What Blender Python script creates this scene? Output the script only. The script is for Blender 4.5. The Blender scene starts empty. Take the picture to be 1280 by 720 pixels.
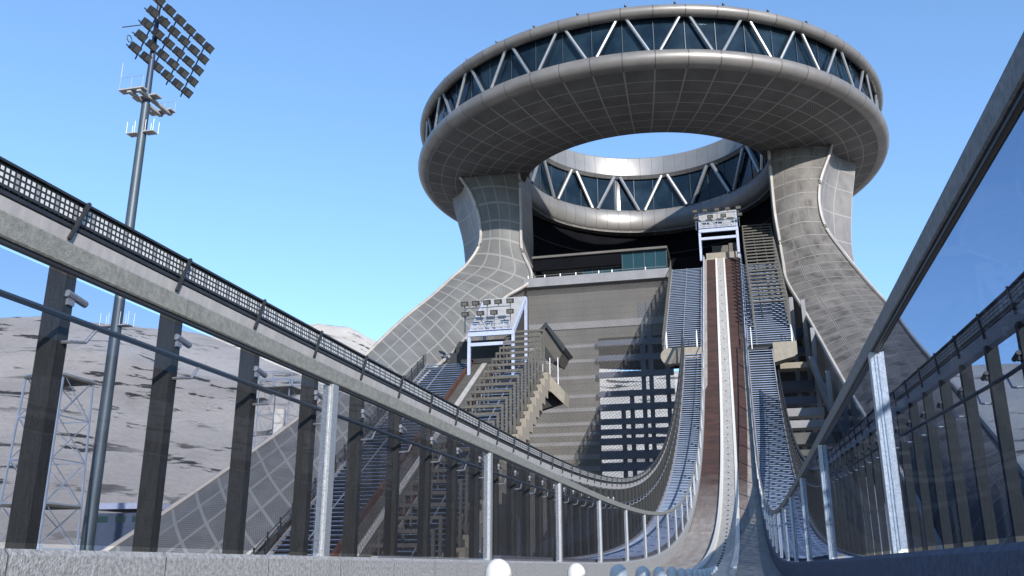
import bpy, bmesh, math, random
from mathutils import Vector
random.seed(7)
R = math.radians
S = bpy.context.scene
COL = S.collection

# ------------------------------------------------------------------ camera
TH, YW, F = R(17.243), R(14.09), 1136.5
cd = bpy.data.cameras.new('camera'); cam = bpy.data.objects.new('camera', cd); COL.objects.link(cam)
cd.sensor_width = 36; cd.lens = F / 1280 * 36; cd.clip_end = 9000; cd.clip_start = .05
cam.rotation_euler = (R(90) + TH, 0, YW); S.camera = cam

# ------------------------------------------------------------------ world, sun
SUN_EL = R(22.4); SDIR = Vector((math.cos(R(56)) * math.cos(SUN_EL), -math.sin(R(56)) * math.cos(SUN_EL), math.sin(SUN_EL)))
w = bpy.data.worlds.new('World'); S.world = w; w.use_nodes = True
nt = w.node_tree; bg = nt.nodes['Background']
sk = nt.nodes.new('ShaderNodeTexSky'); sk.sky_type = 'NISHITA'; sk.sun_disc = False
sk.sun_elevation = SUN_EL; sk.sun_rotation = math.atan2(SDIR.x, SDIR.y)
sk.air_density = 1.0; sk.dust_density = .3; sk.ozone_density = 2.2; sk.altitude = 1600
hs = nt.nodes.new('ShaderNodeHueSaturation'); hs.inputs['Saturation'].default_value = 1.12; hs.inputs['Value'].default_value = 1.15
gm = nt.nodes.new('ShaderNodeGamma'); gm.inputs[1].default_value = .8
nt.links.new(sk.outputs[0], gm.inputs[0]); nt.links.new(gm.outputs[0], hs.inputs['Color']); vm = nt.nodes.new('ShaderNodeVectorMath'); vm.operation = 'MULTIPLY'; vm.inputs[1].default_value = (.98, 1.085, 1.19)
nt.links.new(hs.outputs[0], vm.inputs[0]); nt.links.new(vm.outputs[0], bg.inputs[0])
bg.inputs[1].default_value = .15
ld = bpy.data.lights.new('sun', 'SUN'); ld.energy = 3.9; ld.angle = R(.5); ld.color = (1, .95, .88)
so = bpy.data.objects.new('sun', ld); COL.objects.link(so); so.rotation_euler = SDIR.to_track_quat('Z', 'Y').to_euler()
so.location = (60, -60, 120)
S.view_settings.view_transform = 'Standard'; S.view_settings.look = 'None'
S.view_settings.exposure = .95; S.view_settings.gamma = 1

# ------------------------------------------------------------------ materials
class N:
    def __init__(s, name):
        s.m = bpy.data.materials.new(name); s.m.use_nodes = True; s.t = s.m.node_tree
        s.p = s.t.nodes['Principled BSDF']; s.o = s.t.nodes['Material Output']
    def n(s, typ, **k):
        x = s.t.nodes.new(typ)
        for a, b in k.items():
            if a.startswith('i_'): x.inputs[a[2:].replace('_', ' ')].default_value = b
            else: setattr(x, a, b)
        return x
    def l(s, a, b): s.t.links.new(a, b)
    def math(s, op, a, b=None, c=None):
        x = s.t.nodes.new('ShaderNodeMath'); x.operation = op
        for i, v in enumerate((a, b, c)):
            if v is None: continue
            if isinstance(v, (int, float)): x.inputs[i].default_value = v
            else: s.l(v, x.inputs[i])
        return x.outputs[0]
    def mix(s, f, a, b):
        x = s.t.nodes.new('ShaderNodeMix'); x.data_type = 'RGBA'
        for i, v in ((0, f), (6, a), (7, b)):
            if isinstance(v, (int, float)): x.inputs[i].default_value = v
            elif isinstance(v, (tuple, list)): x.inputs[i].default_value = (*v, 1)
            else: s.l(v, x.inputs[i])
        return x.outputs[2]
    def noise(s, scale, det=4, vec=None, stretch=None, rough=.55):
        x = s.n('ShaderNodeTexNoise'); x.inputs['Scale'].default_value = scale; x.inputs['Detail'].default_value = det
        x.inputs['Roughness'].default_value = rough
        g = s.n('ShaderNodeNewGeometry').outputs['Position'] if vec is None else vec
        if stretch:
            mp = s.n('ShaderNodeMapping'); mp.inputs['Scale'].default_value = stretch; s.l(g, mp.inputs[0]); g = mp.outputs[0]
        s.l(g, x.inputs['Vector']); return x.outputs['Fac']
    def ramp(s, f, a, b):
        x = s.n('ShaderNodeMapRange'); x.clamp = True; s.l(f, x.inputs[0]); x.inputs[1].default_value = a; x.inputs[2].default_value = b
        return x.outputs[0]
    def bump(s, h, strength=.3, dist=.02):
        b = s.n('ShaderNodeBump'); b.inputs['Strength'].default_value = strength; b.inputs['Distance'].default_value = dist
        s.l(h, b.inputs['Height']); s.l(b.outputs[0], s.p.inputs['Normal'])
    def fin(s, col=None, rough=.6, metal=0):
        if col is not None:
            if isinstance(col, tuple): s.p.inputs['Base Color'].default_value = (*col, 1)
            else: s.l(col, s.p.inputs['Base Color'])
        s.p.inputs['Roughness'].default_value = rough; s.p.inputs['Metallic'].default_value = metal
        return s.m
    def uv(s):
        u = s.n('ShaderNodeUVMap').outputs[0]; x = s.n('ShaderNodeSeparateXYZ'); s.l(u, x.inputs[0]); return x.outputs[0], x.outputs[1]
    def line(s, c, period, width):   # 1 on a line at each multiple of period
        f = s.math('FRACT', s.math('ADD', s.math('DIVIDE', c, period), .5))
        return s.math('LESS_THAN', s.math('ABSOLUTE', s.math('SUBTRACT', f, .5)), width / period / 2)

def simple(name, c, rough=.6, metal=0, var=.25, scale=1.5, bump=.0, bs=40, c2=None, stretch=None, joint=0):
    k = N(name); d = tuple(x * (1 - var) for x in c) if c2 is None else c2
    col = k.mix(k.ramp(k.noise(scale, 5, stretch=stretch), .35, .68), d, c)
    if joint:
        ps = k.n('ShaderNodeNewGeometry').outputs['Position']; sx = k.n('ShaderNodeSeparateXYZ'); k.l(ps, sx.inputs[0])
        col = k.mix(k.math('MULTIPLY', k.line(sx.outputs[1], joint, .014 / joint * 1.0), .8), col, (.03, .03, .03))
        col = k.mix(k.math('MULTIPLY', k.ramp(k.noise(2.2, 6, stretch=(1, 1.6, .5), rough=.7), .55, .72), .45), col, tuple(x * .45 for x in c))
    if bump: k.bump(k.noise(bs, 3), bump, .01)
    return k.fin(col, rough, metal)

M = {}
M['concrete'] = simple('concrete', (.26, .25, .23), .85, 0, .25, 3, .5, 30)
M['kerb'] = simple('kerb_concrete', (.31, .315, .325), .85, 0, .5, 34, 1.0, 75, joint=1.27)
M['dark_concrete'] = simple('dark_concrete', (.07, .07, .07), .8, 0, .4, .6, .3, 20)
M['beige'] = simple('beige_concrete', (.23, .205, .17), .85, 0, .2, 2, .3, 20)
M['silver'] = simple('galvanised_steel', (.54, .55, .56), .42, .75, .35, 60, .35, 160)
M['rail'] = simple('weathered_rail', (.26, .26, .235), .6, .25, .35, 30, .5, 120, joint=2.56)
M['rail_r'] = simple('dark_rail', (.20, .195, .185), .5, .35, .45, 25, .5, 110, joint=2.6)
M['post'] = simple('dark_post', (.022, .023, .022), .75, 0, .6, 9, .6, 40, stretch=(6, 6, .5))
M['black'] = simple('black_steel', (.03, .032, .036), .45, .3, .3, 4)
M['white_paint'] = simple('white_paint', (.72, .73, .75), .5, 0, .12, 3)
M['kerb_r'] = simple('kerb_shade_tinted', (.075, .095, .15), .8, 0, .4, 14, 1.0, 38)  # darker bluish copy of the kerb concrete, with the shade put into its colour
M['whiteband'] = simple('pale_cover_sheet', (.34, .325, .32), .55, 0, .2, 2.5, .2, 20, stretch=(1, 4, 1))
M['lilac'] = simple('pale_blue_paint', (.33, .37, .50), .5, 0, .15, 2)
M['roofpale'] = simple('pale_sheet', (.30, .30, .30), .6, 0, .18, 1.2)
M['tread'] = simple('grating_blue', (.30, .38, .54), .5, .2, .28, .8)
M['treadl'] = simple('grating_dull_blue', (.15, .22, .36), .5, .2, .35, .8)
M['slat'] = simple('slat_grey_brown', (.082, .077, .066), .75, 0, .3, 1.2)
k = N('brown_track_cover')
pos = k.n('ShaderNodeNewGeometry').outputs['Position']; sx = k.n('ShaderNodeSeparateXYZ'); k.l(pos, sx.inputs[0])
c = k.mix(k.ramp(k.noise(.6, 5, stretch=(1, 3, 1)), .35, .7), (.022, .010, .008), (.058, .023, .016))
dust = k.ramp(k.math('ADD', sx.outputs[1], k.math('MULTIPLY', k.noise(.5, 5), 14)), 84, 64)
c = k.mix(dust, c, k.mix(k.ramp(k.noise(1.2, 6, stretch=(3, .4, 1)), .3, .7), (.17, .15, .135), (.29, .265, .245)))
c = k.mix(k.math('MULTIPLY', k.line(sx.outputs[1], 1.05, .035), .6), c, (.05, .03, .025))
M['brownstrip'] = k.fin(c, .85)
M['brown'] = simple('brown_carpet', (.065, .024, .016), .85, 0, .45, .5, .3, 15, stretch=(1, 3, 1))
M['mast'] = simple('mast_grey', (.06, .08, .10), .5, .4, .2, .3)
M['mastdark'] = simple('mast_dark', (.03, .05, .09), .5, .3, .2, .5)
M['lampbody'] = simple('lamp_body', (.028, .027, .026), .4, .3, .3, 3)
M['lampglass'] = simple('lamp_lens', (.14, .138, .13), .2, .2, .3, 3)
M['tower_steel'] = simple('lattice_steel', (.30, .36, .46), .5, .3, .2, 1)
M['strut'] = simple('brushed_strut', (.38, .38, .38), .38, .8, .15, 1)
M['teal'] = simple('teal_glass', (.014, .045, .05), .15, .2, .3, .2)
M['void'] = simple('dark_shade', (.018, .019, .022), .7, 0, .4, .4)
M['beam_blue'] = simple('blue_paint_shade', (.06, .08, .13), .6, .1, .25, .5)  # blue of the hut wall; on the beams this colour stands in for shade
k = N('cladding_boards')
pos = k.n('ShaderNodeNewGeometry').outputs['Position']; sx = k.n('ShaderNodeSeparateXYZ'); k.l(pos, sx.inputs[0])
c = k.mix(k.ramp(k.noise(.3, 6), .35, .68), (.068, .064, .060), (.11, .104, .097))
wn = k.n('ShaderNodeTexWhiteNoise'); cb = k.n('ShaderNodeCombineXYZ'); k.l(k.math('FLOOR', k.math('DIVIDE', sx.outputs[0], 2.7)), cb.inputs[0]); k.l(k.math('FLOOR', k.math('DIVIDE', sx.outputs[2], 1.05)), cb.inputs[1]); k.l(cb.outputs[0], wn.inputs[0])
c = k.mix(k.math('MULTIPLY', wn.outputs[0], .3), c, (.05, .048, .046))
c = k.mix(k.math('MULTIPLY', k.math('MAXIMUM', k.line(sx.outputs[2], 1.05, .12), k.line(sx.outputs[0], 2.7, .08)), .6), c, (.03, .03, .03))
M['wallboards'] = k.fin(c, .75)
M['beam_grey'] = simple('beam_pale', (.19, .19, .205), .7, 0, .2, .6)
M['cladding'] = simple('cladding_grey', (.10, .094, .088), .75, 0, .25, .3)
M['marker'] = simple('marker_white', (.56, .545, .51), .4, 0, .05, 2)
M['booth'] = simple('booth_panel', (.07, .064, .055), .7, 0, .3, .7)

k = N('floor_concrete')      # inrun floor: grey beige, faint cross joints and brushed streaks
pos = k.n('ShaderNodeNewGeometry').outputs['Position']; sx = k.n('ShaderNodeSeparateXYZ'); k.l(pos, sx.inputs[0])
c = k.mix(k.ramp(k.noise(1.2, 6, stretch=(3, .4, 1)), .3, .7), (.17, .15, .135), (.29, .265, .245))
c = k.mix(k.math('MULTIPLY', k.line(sx.outputs[1], 1.05, .035), .5), c, (.10, .09, .085))
c = k.mix(k.math('MULTIPLY', k.ramp(k.noise(6, 4), .55, .75), .5), c, (.16, .14, .125))
k.bump(k.noise(25, 3), .4, .01); M['floor'] = k.fin(c, .8)

k = N('ice_track')
pos = k.n('ShaderNodeNewGeometry').outputs['Position']; sx = k.n('ShaderNodeSeparateXYZ'); k.l(pos, sx.inputs[0])
c = k.mix(k.ramp(k.noise(2, 5, stretch=(2, .5, 1)), .3, .7), (.25, .24, .225), (.36, .345, .32))
c = k.mix(k.math('MULTIPLY', k.line(sx.outputs[1], 1.5, .08), .5), c, (.2, .2, .2))
M['track'] = k.fin(c, .5)

def glass(name, tint, gloss=.10):
    k = N(name); k.t.nodes.remove(k.p)
    tr = k.n('ShaderNodeBsdfTransparent'); tr.inputs[0].default_value = (*tint, 1)
    gl = k.n('ShaderNodeBsdfGlossy'); gl.inputs['Roughness'].default_value = .02; gl.inputs[0].default_value = (.8, .88, 1, 1)
    fr = k.n('ShaderNodeFresnel'); fr.inputs[0].default_value = 1.35
    df = k.n('ShaderNodeBsdfDiffuse'); df.inputs[0].default_value = (.35, .42, .55, 1)
    m0 = k.n('ShaderNodeMixShader'); k.l(k.math('MULTIPLY', k.ramp(k.noise(1.3, 6), .5, .85), .008), m0.inputs[0]); k.l(tr.outputs[0], m0.inputs[1]); k.l(df.outputs[0], m0.inputs[2])
    mx = k.n('ShaderNodeMixShader'); k.l(k.math('ADD', k.math('MULTIPLY', k.math('MINIMUM', fr.outputs[0], .4), .10), .0), mx.inputs[0])
    k.l(m0.outputs[0], mx.inputs[1]); k.l(gl.outputs[0], mx.inputs[2]); k.l(mx.outputs[0], k.o.inputs[0]); return k.m
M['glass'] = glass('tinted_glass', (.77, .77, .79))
M['glass_r'] = glass('shade_tinted_glass', (.58, .63, .71))  # darker bluish copy of the glass; its tint stands in for right-hand shade

k = N('ring_glazing')
u, v = k.uv()
c = k.mix(k.line(v, 1.0, .0), (.012, .028, .045), (.03, .05, .07))
c = k.mix(k.ramp(k.noise(.25, 4), .4, .7), (.004, .010, .018), (.014, .028, .042))
k.p.inputs['Specular IOR Level'].default_value = .3
M['ringglass'] = k.fin(c, .03, .0)

def seamed(name, base, seam, vari, rough, metal, useam=.03, vper=None, vw=.05, streak=None, streakcol=(.1, .1, .1), dark=None):
    k = N(name); u, v = k.uv()
    c = k.mix(k.ramp(k.noise(.35, 5), .3, .7), tuple(x * (1 - vari) for x in base), base)
    # each panel has its own tone
    wn = k.n('ShaderNodeTexWhiteNoise'); cb = k.n('ShaderNodeCombineXYZ'); k.l(k.math('FLOOR', u), cb.inputs[0])
    k.l(k.math('FLOOR', k.math('DIVIDE', v, vper or 1e3)), cb.inputs[1]); k.l(cb.outputs[0], wn.inputs[0])
    c = k.mix(k.math('MULTIPLY', wn.outputs[0], .28), c, tuple(x * .6 for x in base))
    if streak: c = k.mix(k.math('MULTIPLY', k.ramp(k.noise(1.0, 5, stretch=streak), .48, .72), .7), c, streakcol)
    f = k.line(u, 1.0, useam)
    if vper: f = k.math('MAXIMUM', f, k.line(v, vper, vw))
    c = k.mix(k.math('MULTIPLY', f, .9), c, seam)
    if dark: c = k.mix(k.line(k.math('ADD', u, .045), 1.0, dark), c, (.05, .05, .055))
    k.bump(k.math('SUBTRACT', 1, f), .5, .06)
    return k.fin(c, rough, metal)
M['tube'] = seamed('ring_tube_metal', (.215, .20, .188), (.06, .056, .052), .25, .42, .3, .03)
M['band'] = seamed('inner_band_metal', (.24, .235, .23), (.07, .068, .065), .15, .4, .35, .03)
M['side'] = seamed('leg_side_metal', (.22, .208, .20), (.29, .27, .26), .3, .5, .1, .05, 4.5, .16, (1, 1, .4), (.12, .11, .105))
def panel_mesh(name, hole, frame, line, streak=False, uw=.10, vw=.34, vper=3.3, dark=None):
    k = N(name); u, v = k.uv()
    a = k.math('SINE', k.math('MULTIPLY', u, 2 * math.pi * 9)); b = k.math('SINE', k.math('MULTIPLY', v, 2 * math.pi * 3))
    dots = k.ramp(k.math('MULTIPLY', a, b), -.3, .3)
    c = k.mix(dots, hole, frame)
    c = k.mix(k.math('MULTIPLY', k.ramp(k.noise(.3, 5), .4, .7), .35), c, tuple(x * 1.5 for x in frame))
    wn = k.n('ShaderNodeTexWhiteNoise'); cb = k.n('ShaderNodeCombineXYZ'); k.l(k.math('FLOOR', u), cb.inputs[0])
    k.l(k.math('FLOOR', k.math('DIVIDE', v, vper)), cb.inputs[1]); k.l(cb.outputs[0], wn.inputs[0])
    c = k.mix(k.math('MULTIPLY', wn.outputs[0], .35), c, tuple(x * .55 for x in frame))
    if streak:
        c = k.mix(k.math('MULTIPLY', k.ramp(k.noise(.9, 6, stretch=(.8, .9, .35)), .5, .68), .75), c, (.028, .025, .022))
        c = k.mix(k.math('MULTIPLY', k.ramp(k.noise(.25, 5), .5, .7), .4), c, (.24, .22, .20))
    f = k.math('MAXIMUM', k.line(u, 1.0, uw), k.line(v, vper, vw))
    c = k.mix(k.math('MULTIPLY', f, .85), c, line)
    if dark: c = k.mix(k.line(u, 1.0, dark), c, (.045, .042, .04))
    k.bump(f, .6, .12)
    return k.fin(c, .7, .1)
M['wing_l'] = panel_mesh('leg_mesh_panels', (.06, .061, .062), (.15, .15, .147), (.20, .197, .188), False, .10, .38)
M['wing_r'] = panel_mesh('leg_stained_panels', (.075, .07, .066), (.118, .110, .104), (.21, .197, .185), True, .10, .14, 2.4, .045)
M['soffit'] = panel_mesh('soffit_mesh', (.034, .032, .031), (.12, .115, .11), (.24, .225, .212), False, .06, .14, 2.35)

k = N('light_strip')         # dark strip with groups of pale square lenses
u, v = k.uv()
s3 = k.math('FRACT', k.math('DIVIDE', u, .06)); r3 = k.math('FRACT', k.math('MULTIPLY', k.math('SUBTRACT', v, .08), 3 / .84))
g = k.math('LESS_THAN', k.math('FRACT', k.math('DIVIDE', u, .24)), .78)
inn = k.math('MULTIPLY', k.math('LESS_THAN', k.math('ABSOLUTE', k.math('SUBTRACT', s3, .5)), .31), k.math('LESS_THAN', k.math('ABSOLUTE', k.math('SUBTRACT', r3, .5)), .31))
rows = k.math('MULTIPLY', k.math('GREATER_THAN', v, .08), k.math('LESS_THAN', v, .92))
c = k.mix(k.math('MULTIPLY', k.math('MULTIPLY', inn, rows), k.math('ADD', k.math('MULTIPLY', g, .55), .45)), (.016, .016, .018), (.5, .5, .49))
M['led'] = k.fin(c, .4)

def screen(name, cover, colr, pu, pv, amp=1, base=0):
    k = N(name); u, v = k.uv()
    a = k.line(k.math('ADD', u, k.math('MULTIPLY', v, .6)), pu, pu * cover); b = k.line(k.math('SUBTRACT', v, k.math('MULTIPLY', u, .6)), pv, pv * cover)
    f = k.math('ADD', k.math('MULTIPLY', k.math('MAXIMUM', a, b), amp), base)
    k.p.inputs['Base Color'].default_value = (*colr, 1); k.p.inputs['Roughness'].default_value = .6
    tr = k.n('ShaderNodeBsdfTransparent'); mx = k.n('ShaderNodeMixShader'); k.l(f, mx.inputs[0]); k.l(tr.outputs[0], mx.inputs[1]); k.l(k.p.outputs[0], mx.inputs[2])
    k.l(mx.outputs[0], k.o.inputs[0]); return k.m
M['netting'] = screen('chain_netting', .3, (.035, .035, .037), .1, .1, .22, .16)
M['wallmesh'] = screen('wall_mesh', .24, (.16, .15, .14), .42, .42, .5, .06)

k = N('hill_ground')
pos = k.n('ShaderNodeNewGeometry').outputs['Position']
c = k.mix(k.ramp(k.noise(.012, 8), .35, .7), (.52, .48, .44), (.72, .68, .63))
c = k.mix(k.math('MULTIPLY', k.ramp(k.noise(.08, 6, stretch=(1, .5, 1.5)), .5, .75), .35), c, (.32, .29, .25))
scr = k.math('MULTIPLY', k.ramp(k.noise(.07, 7, stretch=(.6, 1.3, 3.0), rough=.62), .56, .60), k.ramp(k.noise(.014, 4), .38, .52))
c = k.mix(k.math('MULTIPLY', k.ramp(k.noise(.8, 6, rough=.75), .45, .7), .45), c, (.36, .33, .30))
c = k.mix(scr, c, (.035, .037, .035))
k.bump(k.noise(.35, 9, rough=.8), 1.0, 2.5); M['hill'] = k.fin(c, .95)
M['turf'] = simple('scrub_ground', (.13, .125, .08), .95, 0, .4, .15, .3, 2)

# ------------------------------------------------------------------ geometry helpers
class MB:
    def __init__(s): s.v = []; s.f = []; s.uv = []; s.mi = []
    def add(s, vs, fs, uvs=None, mi=0):
        o = len(s.v); s.v += [tuple(x) for x in vs]
        for i, f in enumerate(fs):
            s.f.append(tuple(o + j for j in f)); s.mi.append(mi)
            s.uv.append(uvs[i] if uvs else [(0, 0)] * len(f))
    def box(s, x0, x1, y0, y1, z0, z1, mi=0):
        v = [(x, y, z) for z in (z0, z1) for y in (y0, y1) for x in (x0, x1)]
        s.add(v, [(0, 2, 3, 1), (4, 5, 7, 6), (0, 1, 5, 4), (2, 6, 7, 3), (0, 4, 6, 2), (1, 3, 7, 5)], mi=mi)
    def bar(s, p, q, w_=.1, h=.1, up=(0, 0, 1), w2=None, h2=None, mi=0):
        p = Vector(p); q = Vector(q); d = (q - p).normalized(); u = Vector(up)
        if abs(d.dot(u)) > .98: u = Vector((0, 1, 0))
        a = d.cross(u).normalized(); b = a.cross(d).normalized(); w2 = w2 or w_; h2 = h2 or h
        v = [p + a * (i * w_ / 2) + b * (j * h / 2) for i, j in ((-1, -1), (1, -1), (1, 1), (-1, 1))] + [q + a * (i * w2 / 2) + b * (j * h2 / 2) for i, j in ((-1, -1), (1, -1), (1, 1), (-1, 1))]
        s.add(v, [(3, 2, 1, 0), (4, 5, 6, 7), (0, 1, 5, 4), (1, 2, 6, 5), (2, 3, 7, 6), (3, 0, 4, 7)], mi=mi)
    def tube(s, pts, r, n=8, r2=None, mi=0):
        pts = [Vector(p) for p in pts]; m = len(pts); rings = []
        for i, p in enumerate(pts):
            d = (pts[min(i + 1, m - 1)] - pts[max(i - 1, 0)]).normalized(); u = Vector((0, 0, 1)) if abs(d.z) < .95 else Vector((0, 1, 0))
            a = d.cross(u).normalized(); b = a.cross(d).normalized(); rr = r if r2 is None else r + (r2 - r) * i / (m - 1)
            rings.append([p + a * (rr * math.cos(2 * math.pi * j / n)) + b * (rr * math.sin(2 * math.pi * j / n)) for j in range(n)])
        vs = [x for g in rings for x in g]
        fs = [(i * n + j, i * n + (j + 1) % n, (i + 1) * n + (j + 1) % n, (i + 1) * n + j) for i in range(m - 1) for j in range(n)]
        fs += [tuple(reversed(range(n))), tuple((m - 1) * n + j for j in range(n))]
        s.add(vs, fs, mi=mi)
    def sweep(s, path, prof, mi=0, uvs=True, perside=False):
        """path: points; prof: closed list of (dx,dz) or function of index"""
        n = None; L = 0; rows = []; ls = []
        for i, p in enumerate(path):
            pr = prof(i) if callable(prof) else prof; n = len(pr)
            if i: L += (Vector(p) - Vector(path[i - 1])).length
            ls.append(L); rows.append([(p[0] + a, p[1], p[2] + b) for a, b in pr])
        vs = [x for r_ in rows for x in r_]; fs = []; us = []
        for i in range(len(path) - 1):
            for j in range(n):
                k2 = (j + 1) % n; fs.append((i * n + j, i * n + k2, (i + 1) * n + k2, (i + 1) * n + j))
                us.append([(ls[i], 0), (ls[i], 1), (ls[i + 1], 1), (ls[i + 1], 0)])
        fs += [tuple(range(n)), tuple((len(path) - 1) * n + j for j in reversed(range(n)))]; us += [[(0, 0)] * n] * 2
        s.add(vs, fs, us, mi)
    def prism(s, poly, vec, mi=0):
        vec = Vector(vec); a = [Vector(p) for p in poly]; n = len(a)
        s.add(a + [p + vec for p in a], [tuple(range(n)), tuple(n + i for i in reversed(range(n)))] + [(i, (i + 1) % n, n + (i + 1) % n, n + i) for i in range(n)], mi=mi)
    def build(s, name, mat, parent=None, smooth=False, bevel=0, recalc=True):
        me = bpy.data.meshes.new(name); me.from_pydata(s.v, [], s.f)
        uvl = me.uv_layers.new(name='UVMap'); i = 0
        flat = [c for u in s.uv for p in u for c in p]; uvl.data.foreach_set('uv', flat)
        mats = mat if isinstance(mat, list) else [mat]
        for m_ in mats: me.materials.append(M[m_])
        me.polygons.foreach_set('material_index', s.mi)
        if recalc:
            bm = bmesh.new(); bm.from_mesh(me); bmesh.ops.recalc_face_normals(bm, faces=bm.faces); bm.to_mesh(me); bm.free()
        if smooth:
            me.shade_smooth(); me.set_sharp_from_angle(angle=R(40))
        me.update()
        o = bpy.data.objects.new(name, me); COL.objects.link(o)
        if parent is not None: o.parent = parent
        return o
def tag(o, label, cat, group=None, kind=None):
    if label: o['label'] = label
    if cat: o['category'] = cat
    if group: o['group'] = group
    if kind: o['kind'] = kind
    return o
def thing(name, label, cat, loc=(0, 0, 0), group=None):
    o = bpy.data.objects.new(name, None); COL.objects.link(o); o.location = loc; o.empty_display_size = .5
    return tag(o, label, cat, group)
def struct(o): o['kind'] = 'structure'; return o
def inst(src, parent, loc=None, rot=None):
    c = src.copy(); COL.objects.link(c); c.parent = parent
    if loc is not None: c.location = loc
    if rot is not None: c.rotation_euler = rot
    return c

# ------------------------------------------------------------------ the inrun profile
K = 2.9e-5; U0 = 12.7; SL = .7526; U1 = U0 + math.sqrt(SL / (3 * K))
def prof(u):
    b = .10 + .05 * min(1, max(0, (u - 4) / 14))
    return b + (0 if u < U0 else (K * (u - U0) ** 3 if u < U1 else K * (U1 - U0) ** 3 + SL * (u - U1)))
def lerp(x, tab):
    if x <= tab[0][0]: return tab[0][1]
    for (a, b), (c, d) in zip(tab, tab[1:]):
        if x <= c: return b + (d - b) * (x - a) / (c - a)
    return tab[-1][1]
XL = -3.55
def XR(u): return lerp(u, [(0, 1.05), (75, 1.05), (105, 1.3), (136, 1.95)])
def XOL(u): return -5.85 if u < 107 else -8.35
def XOR(u): return lerp(u, [(0, 3.65), (50, 3.6), (95, 4.2), (110, 4.4)])
def path(u0, u1, X, dz=0, step=None, H=None):
    o = []; u = u0
    while u < u1 - 1e-6:
        o.append((X(u) if callable(X) else X, u, prof(u) + dz + (H(u) if H else 0))); u += step or (1.0 if u < 30 or u > 95 else 1.5)
    o.append((X(u1) if callable(X) else X, u1, prof(u1) + dz + (H(u1) if H else 0))); return o
def rect(a, b, c, d): return [(a, c), (b, c), (b, d), (a, d)]
TOP = 136.0; FD = -.45

inr = thing('ski_jump_inrun', 'curved ski jump inrun with white ice track between brown strips, leading up under the ring', 'inrun', (-1.2, 0, -.4))
inr.location = (0, 0, 0)
b = MB()
pt = path(-6, TOP, 0, FD)
b.sweep(pt, lambda i: rect(XL + .12, XR(pt[i][1]) - .12, -.5, 0)); b.build('floor', 'floor', inr)
b = MB(); pt2 = path(-6, TOP, 0, FD - .5)
b.sweep(pt2, lambda i: rect(XL - .15, XR(pt2[i][1]) + .15, -.9, -.004)); b.build('deck_slab', 'dark_concrete', inr)
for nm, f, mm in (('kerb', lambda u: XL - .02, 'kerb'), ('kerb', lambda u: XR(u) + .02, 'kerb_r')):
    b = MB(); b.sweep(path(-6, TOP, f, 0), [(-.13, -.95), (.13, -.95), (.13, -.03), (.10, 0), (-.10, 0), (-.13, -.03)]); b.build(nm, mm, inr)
def brownstrip(a, c, u0):
    b = MB(); p_ = path(56, TOP - .4, 0, FD + .004)
    b.sweep(p_, lambda i: rect(a(p_[i][1]), c(p_[i][1]), 0, .03)); return b.build('brown_strip', 'brownstrip', inr)
brownstrip(lambda u: XL + .16 + .25 * (u > 100), lambda u: -1.9, 71)
brownstrip(lambda u: -.42, lambda u: XR(u) - lerp(u, [(0, .9), (70, .9), (95, .45), (120, .3)]), 71)
b = MB(); b.sweep(path(22, TOP - .2, 0, FD + .004), rect(-1.86, -.46, 0, .07)); b.build('ice_track', 'track', inr)
b = MB(); b.sweep(path(20, TOP - .2, 0, FD + .004), [(-1.88, .072), (-1.62, .072), (-1.62, .16), (-1.65, .19), (-1.85, .19), (-1.88, .16)]); b.build('track_edge_rail', 'marker', inr)
b = MB(); b.sweep(path(34, TOP - .2, 0, FD + .004), rect(-.70, -.47, .074, .14)); b.build('track_edge_rail', 'marker', inr)
# dark markers up the middle of the track
b = MB(); b.box(-.05, .05, -.07, .07, 0, .05); mk = b.build('track_marker', 'black', inr); first = True
u = 34.0
while u < 134:
    o = mk if first else inst(mk, inr); first = False
    o.location = (-1.2, u, prof(u) + FD + .075); o.rotation_euler = (math.atan((prof(u + .5) - prof(u - .5))), 0, 0); u += 1.8 if u < 90 else 2.4
b = MB(); b.box(-3.2, 1.5, TOP, TOP + 2.2, prof(TOP) - 1.3, prof(TOP) + .5); b.build('start_platform', 'beige', inr)
b = MB(); b.box(-2.3, .2, TOP + 2.3, TOP + 2.6, prof(TOP) - 1, prof(TOP) + 2.4); b.box(.3, 1.5, TOP + 2.3, TOP + 2.6, prof(TOP) - 1, prof(TOP) + 2.7); b.build('start_screen', 'cladding', inr)
for uu in (62, 80, 98, 116, 132):
    b = MB(); b.box(-4.6, -3.0, uu - .6, uu + .6, -5, prof(uu) - 1.9); b.box(1.0, 2.6, uu - .6, uu + .6, -5, prof(uu) - 1.9); b.build('pier', 'dark_concrete', inr)

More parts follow.
